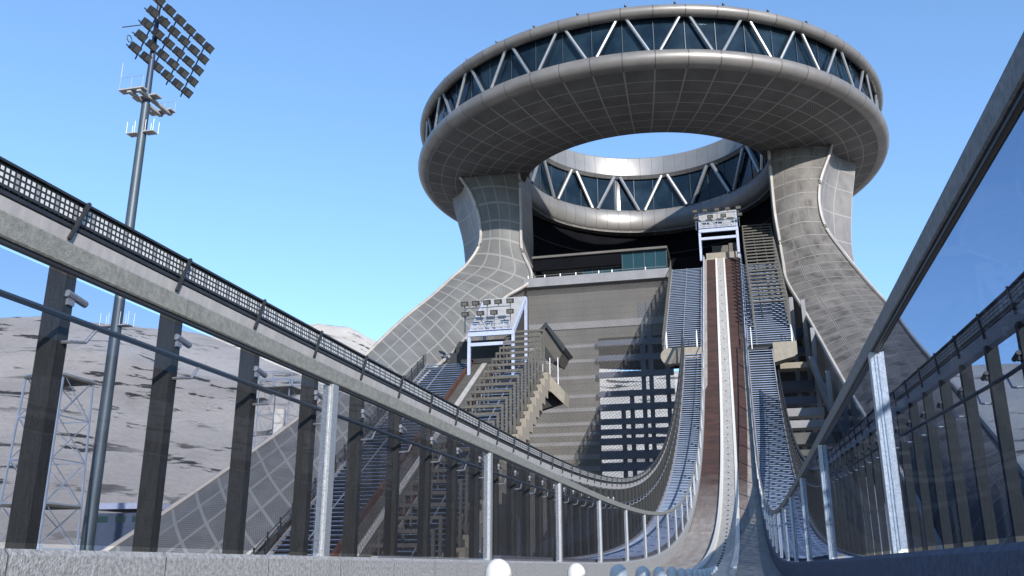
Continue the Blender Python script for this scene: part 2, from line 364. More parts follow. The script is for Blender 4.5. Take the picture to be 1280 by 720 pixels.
# rounded marker posts in a row on the near floor
posts_u = [5.44, 8.03, 8.5, 10.45, 12.4, 14.4, 16.4, 18.4, 20.4, 22.4, 24.4, 26.4, 28.4, 30.4, 32.4]
b = MB(); r_ = .082; n = 16; pr = [(r_, -.5), (r_, -.07)] + [(r_ * math.cos(R(a)), -.07 + r_ * 1.15 * math.sin(R(a))) for a in (20, 40, 60, 78)]
vs = []; fs = []
for (rr, zz) in pr: vs += [(rr * math.cos(2 * math.pi * j / n), rr * math.sin(2 * math.pi * j / n), zz) for j in range(n)]
for i in range(len(pr) - 1): fs += [(i * n + j, i * n + (j + 1) % n, (i + 1) * n + (j + 1) % n, (i + 1) * n + j) for j in range(n)]
fs += [tuple(range(n)), tuple((len(pr) - 1) * n + j for j in range(n))]; b.add(vs, fs)
mp = b.build('marker_post', 'marker', None, smooth=True)
for i, u in enumerate(posts_u):
    o = mp if i == 0 else mp.copy()
    if i: COL.objects.link(o)
    o.location = (-1.45 if i < 2 else -1.15, u, (.042 - .007 * min(i, 3) if i < 5 else .03) + (prof(u) - .15) * (1 if u > 15 else 0) - .013 * max(0, i - 5))
    lab = {0: 'largest white rounded marker post, nearest in the row at the bottom edge', 1: 'second white rounded marker post from the near end of the floor row', 2: 'third rounded marker post in the floor row, first bluish one in the shade', 3: 'fourth rounded marker post in the floor row, bluish in shade'}.get(i, 'small bluish rounded marker post towards the far end of the row on the inrun floor')
    tag(o, lab, 'marker post', 'rounded marker posts in a row on the inrun floor')

# ------------------------------------------------------------------ glass balustrades beside the inrun
def balustrade(X, side, mrail, label, mglass):
    t = thing('glass_balustrade', label, 'balustrade', (0, 0, 0))
    b = MB(); b.sweep(path(.4, 107, X, 1.58), [(-.028, -.085), (.028, -.085), (.036, -.075), (.036, .04), (.028, .05), (-.028, .05), (-.036, .04), (-.036, -.075)]); b.build('top_rail', mrail, t)
    b = MB(); b.sweep(path(.4, 107, X, 1.48), rect(-.018, .018, -.006, .02)); b.build('rail_channel', 'black', t)
    us = [2.3, 7.45, 12.75, 17.9, 23.05, 28.3, 33.5] if side < 0 else [2.0, 7.3, 13.0, 18.0, 23.1, 28.3, 33.5]
    u = 38.5
    while u < 106: us.append(u); u += 5
    b = MB(); b.box(-.05, .05, -.055, .055, 0, 1.48); b.box(-.02, .02, -.062, -.055, 0, 1.46); src = b.build('post', 'silver', t)
    for i, u in enumerate(us):
        o = src if i == 0 else inst(src, t)
        o.location = (X(u) if callable(X) else X, u, prof(u))
    xx = X if callable(X) else (lambda u: X)
    us2 = [-.8 if side < 0 else -.8] + us
    us2 = [.4] + us
    for a, c in zip(us2, us2[1:]):
        if c > 60: break
        n = 5; pp = [(xx(a + .07 + (c - a - .14) * i / n), a + .07 + (c - a - .14) * i / n, prof(a + .07 + (c - a - .14) * i / n)) for i in range(n + 1)]
        b = MB(); b.sweep(pp, rect(-.008, .008, .03, 1.45)); b.build('glass_panel', mglass, t)
    return t
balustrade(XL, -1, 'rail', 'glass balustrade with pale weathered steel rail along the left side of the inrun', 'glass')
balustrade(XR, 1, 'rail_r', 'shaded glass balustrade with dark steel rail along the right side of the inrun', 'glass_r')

# ------------------------------------------------------------------ outer light-strip fences
def light_fence(X, s, u0, u1, label, postw, off, H=lambda u: -.05):
    t = thing('light_strip_fence', label, 'fence')
    # s=-1: left fence, inner face towards +X
    f = -s
    b = MB(); b.sweep(path(u0, min(u1, 60), X, 0, H=H), [(f * .00, 3.0), (f * .03, 3.0), (f * .03, 3.2), (f * .0, 3.2)]); b.build('light_strip', 'led', t)
    b = MB(); b.sweep(path(u0, u1, X, 0, H=H), rect(-.05 * f, -.004 * f, 2.93, 3.225)); b.sweep(path(u0, u1, X, 0, H=H), rect(0, .06 * f, 3.202, 3.225)); b.sweep(path(u0, u1, X, 0, H=H), rect(0, .07 * f, 2.92, 2.955)); b.build('strip_housing', 'black', t)
    b = MB(); b.sweep(path(u0, u1, X, 0, H=H), [(-.04 * f, 2.70), (.0, 2.64), (f * .05, 2.70), (f * .07, 2.90), (-.04 * f, 2.90)]); b.build('cover_sheet', 'whiteband', t)
    b = MB(); b.tube([(p[0] + f * .22, p[1], p[2]) for p in path(u0, u1, X, 2.05, H=H)], .028, 6); b.build('handrail', 'mast', t, smooth=True)
    if u1 > 20:
        b = MB(); b.sweep(path(13.2 if s < 0 else 32, u1, X, 0, H=H), lambda i: rect(f * .02, f * .022, -1.2, 2.7)); 
        # uv in metres for the netting
        for j, fu in enumerate(b.uv): b.uv[j] = [(a_[0], a_[1] * 3.9) for a_ in fu]
        b.build('netting', 'netting', t)
    u = off; i = 0
    b = MB(); b.bar((0, 0, -2.6), (.0, 0, 2.7), postw, .13, (0, 1, 0)); src = b.build('post', 'post', t)
    b = MB(); b.tube([(0, 0, -.16), (f * .19, 0, -.16), (f * .21, .16, -.13), (f * .22, .27, .02)], .016, 6)
    br = b.build('handrail_bracket', 'silver', t)
    b = MB(); b.bar((f * .09, -.09, 2.80), (f * .09, .10, 3.22), .03, .03, (0, 1, 0)); arm = b.build('strip_bracket', 'black', t)
    b = MB(); b.tube([(f * .12, -.05, 2.30), (f * .12, .20, 2.26)], .035, 8); b.box(f * .09 - .04, f * .09 + .04, -.03, .05, 2.20, 2.26); cl = b.build('clamp', 'silver' if s < 0 else 'black', t, smooth=True)
    while u < u1 and i < 98:
        x = X(u); z = prof(u) + H(u)
        sl = 1.66 if i < 40 else 1.8
        for q, (o, dz) in enumerate(((src, 0), (br, 2.02), (arm, 0), (cl, 0))):
            if q == 3 and i > 24: continue
            if q in (1, 2) and i > 55: continue
            oo = o if i == 0 else inst(o, t)
            oo.location = (x, u, z + dz)
        u += sl; i += 1
    return t
light_fence(lambda u: -5.85, -1, 1.6, 106.5, 'long dark post fence topped by a lattice light strip, beyond the left glass balustrade', .20, 1.62)
light_fence(XOR, 1, .8, 95, 'shaded dark post fence topped by a light strip, right of the inrun', .17, .99, lambda u: lerp(u, [(5, .75), (8, .5), (12, .2), (17, .40), (25, .75), (36, .9), (50, .6), (65, .15), (80, 0)]))  # near end, out of view, is raised to throw shade on the marker posts

# ------------------------------------------------------------------ stairways of the main inrun
def stairs(name, label, xa, xb, u0, u1, mat, pitch=.54, zf=prof, dz=.02, div=None, group='metal grating stairways beside the inruns'):
    t = thing(name, label, 'stairway', (0, 0, 0), group)
    A = xa if callable(xa) else (lambda u: xa); B = xb if callable(xb) else (lambda u: xb)
    b = MB(); u = u0
    while u < u1:
        z = zf(u) + dz; a, c = A(u), B(u); gap = .25 if (zf(u + 1) - zf(u)) > .25 else .36
        b.box(a, c, u, u + gap, z - .05, z); u += pitch
    b.build('treads', mat, t)
    n = int((u1 - u0) / 1.5)
    b = MB(); pp = [((A(uu) + B(uu)) / 2, uu, zf(uu) + dz) for uu in [u0 + (u1 - u0) * i / n for i in range(n + 1)]]
    b.sweep(pp, lambda i: rect(-(B(pp[i][1]) - A(pp[i][1])) / 2, (B(pp[i][1]) - A(pp[i][1])) / 2, -.75, -.55)); b.build('gap_shade_sheet', 'void', t)  # dark sheet added below the treads so their gaps read as shade
    for X in (A, B):
        b = MB(); pp = [(X(u0 + (u1 - u0) * i / n), u0 + (u1 - u0) * i / n, zf(u0 + (u1 - u0) * i / n) + dz) for i in range(n + 1)]
        b.sweep(pp, rect(-.06, .06, -.35, .06)); b.build('stringer', 'beam_grey', t)
    if div is not None:
        b = MB(); pp = [(A(p[1]) + (B(p[1]) - A(p[1])) * div, p[1], p[2]) for p in pp]; b.sweep(pp, rect(-.04, .04, -.1, .03)); b.build('divider', 'silver', t)
    return t
stairs('stairway', 'blue grating stairway curving down along the left of the inrun floor', -5.75, -3.75, 14, 107, 'tread')
stairs('stairway', 'wide pale grating stairway above the rounded beam end, left of the brown track', -8.25, -3.85, 108.5, 132, 'tread', div=.5)
stairs('stairway', 'blue grating stairway curving down along the right of the inrun floor', lambda u: XR(u) + .18, lambda u: XOR(u) - .12, 14, 107, 'tread')
stairs('stairway', 'upper grating stairway under slatted canopy, right of the brown track', lambda u: XR(u) + .2, 6.9, 108.5, 132, 'tread', div=.2)

t = thing('cross_beam', 'beige concrete beam with rounded left end carrying the upper stairways', 'beam')
zb = prof(108) + .1
b = MB(); b.box(-7.6, -3.75, 107.1, 108.4, zb - 1.9, zb - .02)
b.build('beam', 'beige', t)
b = MB(); n = 20
b.prism([(-7.6 + 1.0 * math.cos(2 * math.pi * i / n), 107.0, zb - 1.0 + 1.0 * math.sin(2 * math.pi * i / n)) for i in range(n)], (0, 1.6, 0)); b.build('rounded_end', 'beige', t, smooth=True)
b = MB(); b.prism([(4.35, 107, zb), (7.0, 107, zb), (7.0, 107, zb - 1.5), (6.6, 107, zb - 1.8), (4.35, 107, zb - 2.4)], (0, 2.2, 0)); b.build('end_block', 'beige', t)

# mesh side fence left of the upper stairs, seen edge on, and tall blades
t = thing('stair_side_fence', 'dark blade fence on the outer edge of the upper left stairway', 'fence')
b = MB(); b.bar((0, 0, 0), (0, -.12, 1.5), .12, .22, (0, 1, 0)); src = b.build('blade', 'slat', t)
for i in range(26):
    o = src if i == 0 else inst(src, t); u = 108.6 + i * .93; o.location = (-8.4, u, prof(u) - .1)
b = MB(); b.sweep(path(108.5, 132, -8.4, 1.45), rect(-.05, .05, 0, .06)); b.build('top_rail', 'slat', t)
b = MB(); b.sweep(path(108.5, 132, -8.4, 0), rect(-.01, .01, -.2, 1.4)); 
for j, fu in enumerate(b.uv): b.uv[j] = [(a_[0], a_[1] * 1.6) for a_ in fu]
b.build('netting', 'netting', t)

t = thing('handrail', 'thin white handrails standing on the landing of the upper stairways', 'handrail')
for x in (-7.9, -4.3, 2.0, 6.6):
    b = MB(); 
    for uu in (107.3, 108.6): b.tube([(x, uu, prof(uu)), (x, uu, prof(uu) + 2.0)], .05, 6)
    b.tube([(x, 107.3, prof(107.3) + 2.0), (x, 108.6, prof(108.6) + 2.0)], .05, 6); b.tube([(x, 107.3, prof(107.3) + 1.2), (x, 108.6, prof(108.6) + 1.2)], .04, 6)
    b.build('rail', 'white_paint', t)
# side rails lining the track above the glass
t = thing('track_side_rail', 'thin steel side rails lining the brown track up to the gantry', 'rail')
for X in (lambda u: XL, XR):
    b = MB(); b.sweep(path(107, 134, X, 1.0), rect(-.03, .03, 0, .05)); b.build('rail', 'lilac', t)
    b = MB()
    for i in range(14): uu = 107.5 + i * 2; b.box(X(uu) - .03, X(uu) + .03, uu - .03, uu + .03, prof(uu), prof(uu) + 1.0)
    b.build('stanchions', 'lilac', t)

# ------------------------------------------------------------------ slatted canopies
def canopy(label, xa, xb, u0, u1, zf, h, pitch, drop, th_=.27):
    t = thing('slatted_canopy', label, 'canopy', (0, 0, 0), 'slatted canopies over the stairways')
    b = MB(); W = xb - xa
    b.box(0, W, -.10, .10, h - th_, h); b.box(W - .22, W, -.12, .12, -drop, h - th_ - .002); b.box(0, .14, -.08, .08, -.3, h - th_ - .002)
    src = b.build('portal_frame', 'slat', t); n = int((u1 - u0) / pitch)
    for i in range(n + 1):
        o = src if i == 0 else inst(src, t); u = u0 + i * pitch; o.location = (xa, u, zf(u))
    return t
LZ = lambda u: .92 + .635 * (u - 67.4)
canopy('grey slatted canopy of stepped portal frames over the lower left inrun stairway', -26.1, -21.8, 56, 104.5, LZ, 4.0, 1.62, 1.2)
def mid_bars(t, xs, u0, u1, zf, h, m='slat'):
    for x in xs:
        b = MB(); n = 20; pp = [(x, u0 + (u1 - u0) * i / n, zf(u0 + (u1 - u0) * i / n) + h) for i in range(n + 1)]
        b.sweep(pp, rect(-.07, .07, -.15, 0)); b.build('purlin', m, t)
t = canopy('brown grey slatted canopy over the stairway right of the main gantry', 2.5, 6.9, 112, 139, prof, 3.6, 1.15, 1.0, .2)
mid_bars(t, (4.0, 5.4), 112, 139, prof, 3.2)

fw = Vector((-math.sin(YW) * math.cos(TH), math.cos(YW) * math.cos(TH), math.sin(TH))); rt = Vector((math.cos(YW), math.sin(YW), 0)); upv = rt.cross(fw)
def atY(px, py, Y):
    d = fw + rt * ((px - 640) / F) + upv * ((360 - py) / F); return d * (Y / d.y)
def polyY(Y, *pts): return [atY(a_, b_, Y) for a_, b_ in pts]
# ------------------------------------------------------------------ left inrun
LU0, LU1 = 54, 104
lin = thing('ski_jump_inrun', 'smaller straight inrun on the left with brown side walls, passing under its own gantry', 'inrun')
def lpath(x, dz, a=LU0, c=LU1): return [(x, a, LZ(a) + dz), (x, c, LZ(c) + dz)]
b = MB(); b.sweep(lpath(0, 0), rect(-31, -27.7, -1.6, -.2)); b.build('floor', 'booth', lin)
for x in (-31.1, -27.6):
    b = MB(); b.sweep(lpath(x, 0), rect(-.14, .14, -1.5, .45)); b.build('side_wall', 'brown', lin)
b = MB(); b.sweep(lpath(0, 0), rect(-29.8, -29.2, -.196, -.1)); b.build('ice_track', 'track', lin)
b = MB(); b.sweep(lpath(0, 0), rect(-36.9, -22, -2.2, -1.604)); b.build('deck_slab', 'dark_concrete', lin)
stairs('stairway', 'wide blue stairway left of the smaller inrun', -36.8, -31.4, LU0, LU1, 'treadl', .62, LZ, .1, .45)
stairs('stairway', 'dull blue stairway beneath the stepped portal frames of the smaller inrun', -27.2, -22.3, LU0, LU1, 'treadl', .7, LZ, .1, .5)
t = thing('netted_side_fence', 'dark netted fence with slanting posts left of the smaller inrun stairway', 'fence')
b = MB(); b.bar((0, 0, 0), (0, -.35, 1.7), .1, .14, (0, 1, 0)); src = b.build('post', 'post', t)
for i in range(26):
    o = src if i == 0 else inst(src, t); u = LU0 + .5 + i * 1.95; o.location = (-37.05, u, LZ(u) - .2)
b = MB(); b.sweep(lpath(-37.05, 0), rect(-.008, .008, .0, 1.5)); 
for j, fu in enumerate(b.uv): b.uv[j] = [(a_[0], a_[1] * 1.6) for a_ in fu]
b.build('netting', 'netting', t)
b = MB(); b.sweep(lpath(-37.05, 1.45), rect(-.04, .04, 0, .06)); b.sweep(lpath(-37.05, .7), rect(-.03, .03, 0, .05)); b.build('rails', 'mast', t)
# stepped concrete stringer on the right edge of the smaller inrun
t = thing('stepped_stringer', 'beige stepped concrete stringer under the portal frames, ending in a notched landing', 'stringer')
b = MB()
for i in range(30):
    u = 56 + i * 1.62; b.box(-22.2, -21.5, u, u + 1.618, LZ(u) - 3.4, LZ(u) - 1.25)
b.build('stringer', 'beige', t)
b = MB()
b.prism(polyY(104.2, (676, 474), (684, 466), (706, 490), (705, 505), (684, 485), (668, 516), (655, 519)), (0, 3.0, 0)); b.build('landing', 'beige', t)
b = MB(); b.prism(polyY(105.6, (684, 484), (704, 503), (668, 515)), (0, 1.0, 0)); b.build('underside', 'void', t)
t = thing('booth', 'small brown booth with black slanting roof edge at the top of the portal frames', 'booth')
b = MB(); b.prism(polyY(107, (677, 414), (683, 406), (705, 437), (697, 453), (677, 443)), (0, 4.5, 0)); b.build('body', 'booth', t)
b = MB(); b.prism(polyY(106.6, (674, 412), (682, 402), (707, 435), (704, 439), (683, 409), (676, 417)), (0, 5.1, 0)); b.build('roof', 'black', t)
b = MB(); b.prism(polyY(106.9, (682, 433), (694, 450), (691, 455), (682, 447)), (0, .09, 0)); b.build('door', 'void', t)
b = MB()
for x in (-22.9, -22.0, -21.0): b.tube([(x, 106.6, 20.5), (x, 106.6, 24.8)], .05, 6)
b.build('railing', 'white_paint', t)
# start house of the smaller inrun
t = thing('start_house', 'dark start house behind the left gantry, under the leg of the ring tower', 'building')
b = MB(); b.prism([(-36.6, 104.5, 20.4), (-27.3, 104.5, 20.4), (-27.3, 104.5, 27.0), (-33.0, 104.5, 27.0)], (0, 4, 0)); b.build('wall', 'void', t)
b = MB(); b.box(-32, -27.4, 104.4, 104.49, 22.8, 24.0); b.build('window', 'teal', t)

# ------------------------------------------------------------------ floodlight gantries
def lamp_mesh():
    b = MB(); b.prism([(-.42, 0, -.28), (.42, 0, -.28), (.42, 0, .28), (-.42, 0, .28)], (0, .45, 0)); b.box(-.32, .32, -.02, -.001, -.18, .18, mi=1)
    b.box(-.05, .05, .2, .3, -.45, -.282); return b
def gantry(label, x0, x1, ya, yb, zbase, zf, zr, mat, matroof, lamps, rows2):
    t = thing('floodlight_gantry', label, 'gantry', (0, 0, 0), 'floodlight gantries over the start gates')
    b = MB(); b.prism([(x0, ya, zf), (x1, ya, zf), (x1, yb, zr), (x0, yb, zr)], (0, .12, -.14)); b.build('roof_panel', matroof, t)
    b = MB(); b.bar((x0 - .1, ya - .1, zf - .25), (x1 + .1, ya - .1, zf - .25), .3, .75); b.bar((x0, ya, zf - 1.6), (x1, ya, zf - 1.6), .25, .4); b.build('front_beam', mat, t)
    for x in (x0, x1):
        for y, z, zb_ in ((ya, zf, zbase), (yb, zr, zbase + 3)):
            b = MB(); b.box(x - .17, x + .17, y - .17, y + .17, zb_, z - .2); b.build('post', mat, t)
        b = MB(); b.bar((x, ya, zf - .3), (x, yb, zr - .3), .24, .5); b.build('side_beam', mat, t)
    b = MB(); n = 6
    for i in range(n + 1): x = x0 + .3 + (x1 - x0 - .6) * i / n; b.box(x - .03, x + .03, ya - .3, ya - .24, zf, zf + .95)
    for h in (.45, .95): b.box(x0 + .2, x1 - .2, ya - .3, ya - .24, zf + h - .05, zf + h)
    b.box(x0, x1, ya - .45, ya + .8, zf - .02, zf + .05)
    b.build('maintenance_rail', 'lilac', t)
    src = lamp_mesh().build('floodlight', ['lampbody', 'lampglass'], t); first = True
    for (xs, h, back) in lamps:
        for x in xs:
            o = src if first else inst(src, t); first = False
            o.location = (x, ya - .1 + back, zf + h); o.rotation_euler = (R(18), 0, R(random.uniform(-6, 6)))
    b = MB()
    for (xs, h, back) in lamps:
        b.bar((min(xs), ya + back + .25, zf + h - .5), (max(xs), ya + back + .25, zf + h - .5), .08, .08)
        for x in xs[::2]: b.bar((x, ya + back + .25, zf), (x, ya + back + .25, zf + h - .3), .07, .07)
    b.build('lamp_rack', 'mast', t)
    return t
g0 = prof(TOP)
gantry('pale blue floodlight gantry at the top of the main inrun, in front of the ring', -3.9, 1.7, 133.5, 137.5, g0 - 1.5, g0 + 3.6, g0 + 7.9, 'lilac', 'roofpale',
       [((-4.4, -2.9, -1.1, .5, 2.1), 3.0, 0), ((-4.3, -2.2, -.2, 2.2), 1.9, 0)], 0)
gantry('pale floodlight gantry with sloping sheet roof over the smaller left inrun', -30.6, -25.2, 101, 107.6, 20.6, 27.2, 33.2, 'lilac', 'roofpale',
       [((-31.3, -29.9, -28.5, -27.1, -25.6), 3.5, 0), ((-31.2, -29.3, -27.6, -25.6), 2.2, 0)], 0)

# ------------------------------------------------------------------ the ring tower
RC = (-12.76, 146.0); RO = 39.0; RI = 20.5
tower = thing('ring_tower', 'huge ring shaped tower top on two flaring legs above the ski jumps', 'tower')
PERR = 360 / 56
def revolve(prof_, name, mat, closed=False, seg=224, smooth=True, per=PERR, thick=0):
    b = MB(); n = len(prof_); vs = []; fs = []; us = []; L = [0]
    for (a, c), (d, e) in zip(prof_, prof_[1:]): L.append(L[-1] + math.hypot(d - a, e - c))
    for i in range(seg):
        an = R(-88.5) + 2 * math.pi * i / seg
        vs += [(RC[0] + r * math.cos(an), RC[1] + r * math.sin(an), z) for r, z in prof_]
    m = n if closed else n - 1
    for i in range(seg):
        i2 = (i + 1) % seg; a0 = 360 * i / seg / per; a1 = 360 * (i + 1) / seg / per
        for j in range(m):
            j2 = (j + 1) % n; l1 = L[j2] if j2 else L[-1] + 1
            fs.append((i * n + j, i * n + j2, i2 * n + j2, i2 * n + j)); us.append([(a0, L[j]), (a0, l1), (a1, l1), (a1, L[j])])
    b.add(vs, fs, us); return b.build(name, mat, tower, smooth=smooth)
def circ(rc, zc, rx, rz, a0, a1, n): return [(rc + rx * math.cos(R(a0 + (a1 - a0) * i / n)), zc + rz * math.sin(R(a0 + (a1 - a0) * i / n))) for i in range(n + 1)]
revolve(circ(38.0, 65.15, 1.25, 1.25, 0, 345, 22), 'lower_tube', 'tube', closed=True)
revolve(circ(38.3, 72.35, .85, .85, 0, 345, 18), 'upper_tube', 'tube', closed=True)
sof = [(37.5 - (37.5 - 21.2) * i / 12, 64.0 - 1.2 * i / 12 - .8 * math.sin(math.pi * i / 12)) for i in range(13)]
revolve(sof + [(21.2, 63.4), (37.5, 64.6)], 'soffit', 'soffit', closed=True)
revolve([(37.3, 66.0), (37.45, 71.9), (37.25, 71.9), (37.1, 66.0)], 'outer_glazing', 'ringglass', closed=True, smooth=False)
# inner faces
revolve(circ(21.4, 65.3, 1.0, 2.15, 90, 270, 14), 'inner_lower_band', 'band', closed=True)
revolve([(21.3, 67.2), (21.3, 74.2), (21.5, 74.2), (21.5, 67.2)], 'inner_glazing', 'ringglass', closed=True, smooth=False)
revolve([(20.9, 73.9), (20.35, 74.5), (20.3, 76.2), (20.55, 78.2), (20.9, 78.5), (21.4, 78.3), (21.6, 74.0)], 'inner_upper_band', 'band', closed=True)
revolve([(37.4, 72.9), (30, 75.6), (21.5, 78.1), (21.5, 77.8), (30, 75.3), (37.4, 72.6)], 'roof', 'band', closed=True)
revolve([(36.8, 71.8), (21.6, 73.8), (21.6, 73.6), (36.8, 71.6)], 'ceiling_slab', 'void', closed=True)
revolve([(36.6, 65.1), (21.6, 67.0), (21.6, 66.8), (36.6, 64.9)], 'floor_slab', 'void', closed=True)
def polar(r, deg, z): return (RC[0] + r * math.cos(R(deg)), RC[1] + r * math.sin(R(deg)), z)
PER = 360 / 28; PH = -90 + 1.5
for i in range(28):
    c0 = PH + i * PER
    for sgn in (-1, 1):
        b = MB(); b.tube([polar(38.1, c0 + sgn * .8, 71.9), polar(38.0, c0 + sgn * (PER / 2 - .9), 66.2)], .23, 8); b.build('outer_strut', 'strut', tower, smooth=True)
for i in range(14):
    c0 = PH + PER / 2 + i * PER * 2
    for sgn in (-1, 1):
        b = MB(); b.tube([polar(20.75, c0 + sgn * (PER - 1.6), 74.2), polar(20.9, c0 + sgn * 1.5, 67.2)], .36, 8); b.build('inner_strut', 'strut', tower, smooth=True)
for i in range(56):
    b = MB(); b.box(-.04, .04, -.04, .04, 66.2, 71.8)
    o = b.build('outer_mullion', 'mast', tower) if i == 0 else inst(o, tower)
    p = polar(37.5, PH + i * PER / 2, 0); o.location = (p[0], p[1], 0); o.rotation_euler = (0, 0, R(PH + i * PER / 2))
for i in range(36):
    b = MB(); b.box(-.07, .07, -.05, .05, 67.2, 74.2)
    o = b.build('inner_mullion', 'mast', tower) if i == 0 else inst(o, tower)
    p = polar(21.25, PH + i * 10, 0); o.location = (p[0], p[1], 0); o.rotation_euler = (0, 0, R(PH + i * 10))
for i in range(36):
    b = MB(); b.tube([(0, 0, 73.1), (0, 0, 73.6)], .06, 6); b.tube([(0, 0, 73.5), (0, 0, 73.75)], .17, 8)
    o = b.build('roof_lamp', 'lampbody', tower) if i == 0 else inst(o, tower)
    p = polar(38.3, i * 10 + 2.5, 0); o.location = (p[0], p[1], 0)

# projection helper gives the leg outlines their own distances (rays from the measured photograph)
def catmull(seq, m):
    o = []; n = len(seq)
    for i in range(n - 1):
        p0, p1, p2, p3 = seq[max(i - 1, 0)], seq[i], seq[i + 1], seq[min(i + 2, n - 1)]
        for j in range(m):
            t_ = j / m; o.append(.5 * (2 * p1 + (p2 - p0) * t_ + (2 * p0 - 5 * p1 + 4 * p2 - p3) * t_ ** 2 + (3 * p1 - p0 - 3 * p2 + p3) * t_ ** 3))
    return o + [seq[-1].copy()]
def leg(name, secs, mfront, sgn, ncol):
    """secs: (Y, outer px,py, inner px,py, depth, flare, bulge) from the top down"""
    O = []; I = []; BO = []; BI = []
    for sec in secs:
        Y, a, c, d, e, dep, flare, bo = sec[:8]; fwd = sec[8] if len(sec) > 8 else 0
        o_ = atY(a, c, Y - fwd); i_ = atY(d, e, Y); O.append(o_); I.append(i_)
        BO.append(Vector((o_.x + sgn * flare, o_.y + dep, o_.z - bo))); BI.append(Vector((i_.x, i_.y + dep, i_.z - bo)))
    O, I, BO, BI = (catmull(x, 6) for x in (O, I, BO, BI)); n = len(O); nc = 8; b = MB(); side = MB(); L = 0
    Ls = [0]
    for i in range(1, n): Ls.append(Ls[-1] + ((O[i] + I[i]) / 2 - (O[i - 1] + I[i - 1]) / 2).length)
    rows = []
    for i in range(n):
        dn = (Vector((0, -1, .6))).normalized()
        rows.append([I[i].lerp(O[i], j / nc) + dn * (.7 * math.sin(math.pi * j / nc)) for j in range(nc + 1)])
    sh = lambda i: 14 * max(0, min(1, (46 - O[i].z) / 36))
    vs = [v for r_ in rows for v in r_]; fs = []; us = []
    for i in range(n - 1):
        for j in range(nc):
            fs.append((i * (nc + 1) + j, i * (nc + 1) + j + 1, (i + 1) * (nc + 1) + j + 1, (i + 1) * (nc + 1) + j))
            a_, c_, d_, e_ = j / nc, (j + 1) / nc, sh(i), sh(i + 1); us.append([(a_ * ncol, Ls[i] + a_ * d_), (c_ * ncol, Ls[i] + c_ * d_), (c_ * ncol, Ls[i + 1] + c_ * e_), (a_ * ncol, Ls[i + 1] + a_ * e_)])
    b.add(vs, fs, us)
    def strip(A, B_, mi, curve=0, cn=6):
        vs = []; fs = []; us = []
        for i in range(n):
            for j in range(cn + 1):
                t_ = j / cn; v = A[i].lerp(B_[i], t_)
                v = v + Vector((-sgn * curve * math.sin(math.pi * t_) * min(1, abs(BO[i].x - O[i].x) / 3), 0, 0)); vs.append(v)
        for i in range(n - 1):
            for j in range(cn):
                fs.append((i * (cn + 1) + j, i * (cn + 1) + j + 1, (i + 1) * (cn + 1) + j + 1, (i + 1) * (cn + 1) + j))
                us.append([(j / 2, Ls[i]), ((j + 1) / 2, Ls[i]), ((j + 1) / 2, Ls[i + 1]), (j / 2, Ls[i + 1])])
        b.add(vs, fs, us, mi)
    strip(O, BO, 1, 1.2); strip(I, BI, 1); strip(BO, BI, 1)
    b.add([O[0], I[0], BI[0], BO[0]], [(0, 1, 2, 3)], mi=1); b.add([O[-1], I[-1], BI[-1], BO[-1]], [(0, 1, 2, 3)], mi=1)
    lg = b.build(name, [mfront, 'side'], tower, smooth=True)
    for E, off in ((O, sgn * .05), (I, -sgn * .05)):
        b = MB(); b.tube([(p.x + off, p.y - .12, p.z + .05) for p in E], .24, 6); b.build('edge_trim', 'trim', lg, smooth=True)
    return lg
M['trim'] = simple('edge_trim_metal', (.42, .39, .36), .5, .2, .25, .5)
leg('leg', [
    (134.5, 566, 200, 646, 200, 9, 3.4, 0), (134, 576, 222, 649, 222, 9, 4.3, 0), (133, 590, 244, 650, 244, 9, 5.5, 0), (132.5, 600, 275, 651, 275, 9, 5.7, 0), (132, 600, 305, 652, 312, 9, 5.2, 0),
    (130, 585, 330, 664, 349, 9, 2.8, .5), (126, 564, 349, 632, 372, 8, 0, 2), (120, 540, 371, 600, 400, 7, 0, 3), (112, 504, 400, 572, 436, 6, 0, 4),
    (103, 455, 447, 535, 468, 6, 0, 4), (93, 389, 511, 490, 515, 5, 0, 4), (83, 298, 578, 430, 580, 5, 0, 4), (74, 209, 640, 370, 640, 5, 0, 4), (66, 110, 705, 300, 705, 5, 0, 4), (57, -20, 790, 200, 790, 5, 0, 3)],
    'wing_l', -1, 4)
leg('leg', [
    (137, 1040, 178, 960, 178, 8, 4.2, 0), (135, 1037, 192, 962, 195, 8, 4.5, 0), (133, 1025, 227, 966, 240, 8, 5.4, 0), (132.5, 1024, 258, 969, 268, 8, 5.3, 0), (132, 1033, 287, 974, 297, 8, 4.3, 0),
    (130, 1057, 320, 979, 328, 8, 2.2, 0), (126, 1083, 352, 984, 352, 8, 0, 2), (119, 1114, 387, 1005, 388, 7, 0, 3), (110, 1140, 422, 1027, 427, 6, 0, 4, 2),
    (100, 1176, 465, 1052, 472, 6, 0, 4, 5), (88, 1224, 522, 1087, 530, 5, 0, 4, 10), (76, 1280, 592, 1132, 600, 5, 0, 4, 14), (66, 1335, 680, 1180, 690, 5, 0, 4, 16), (57, 1400, 790, 1235, 790, 5, 0, 3, 16)],
    'wing_r', 1, 4)

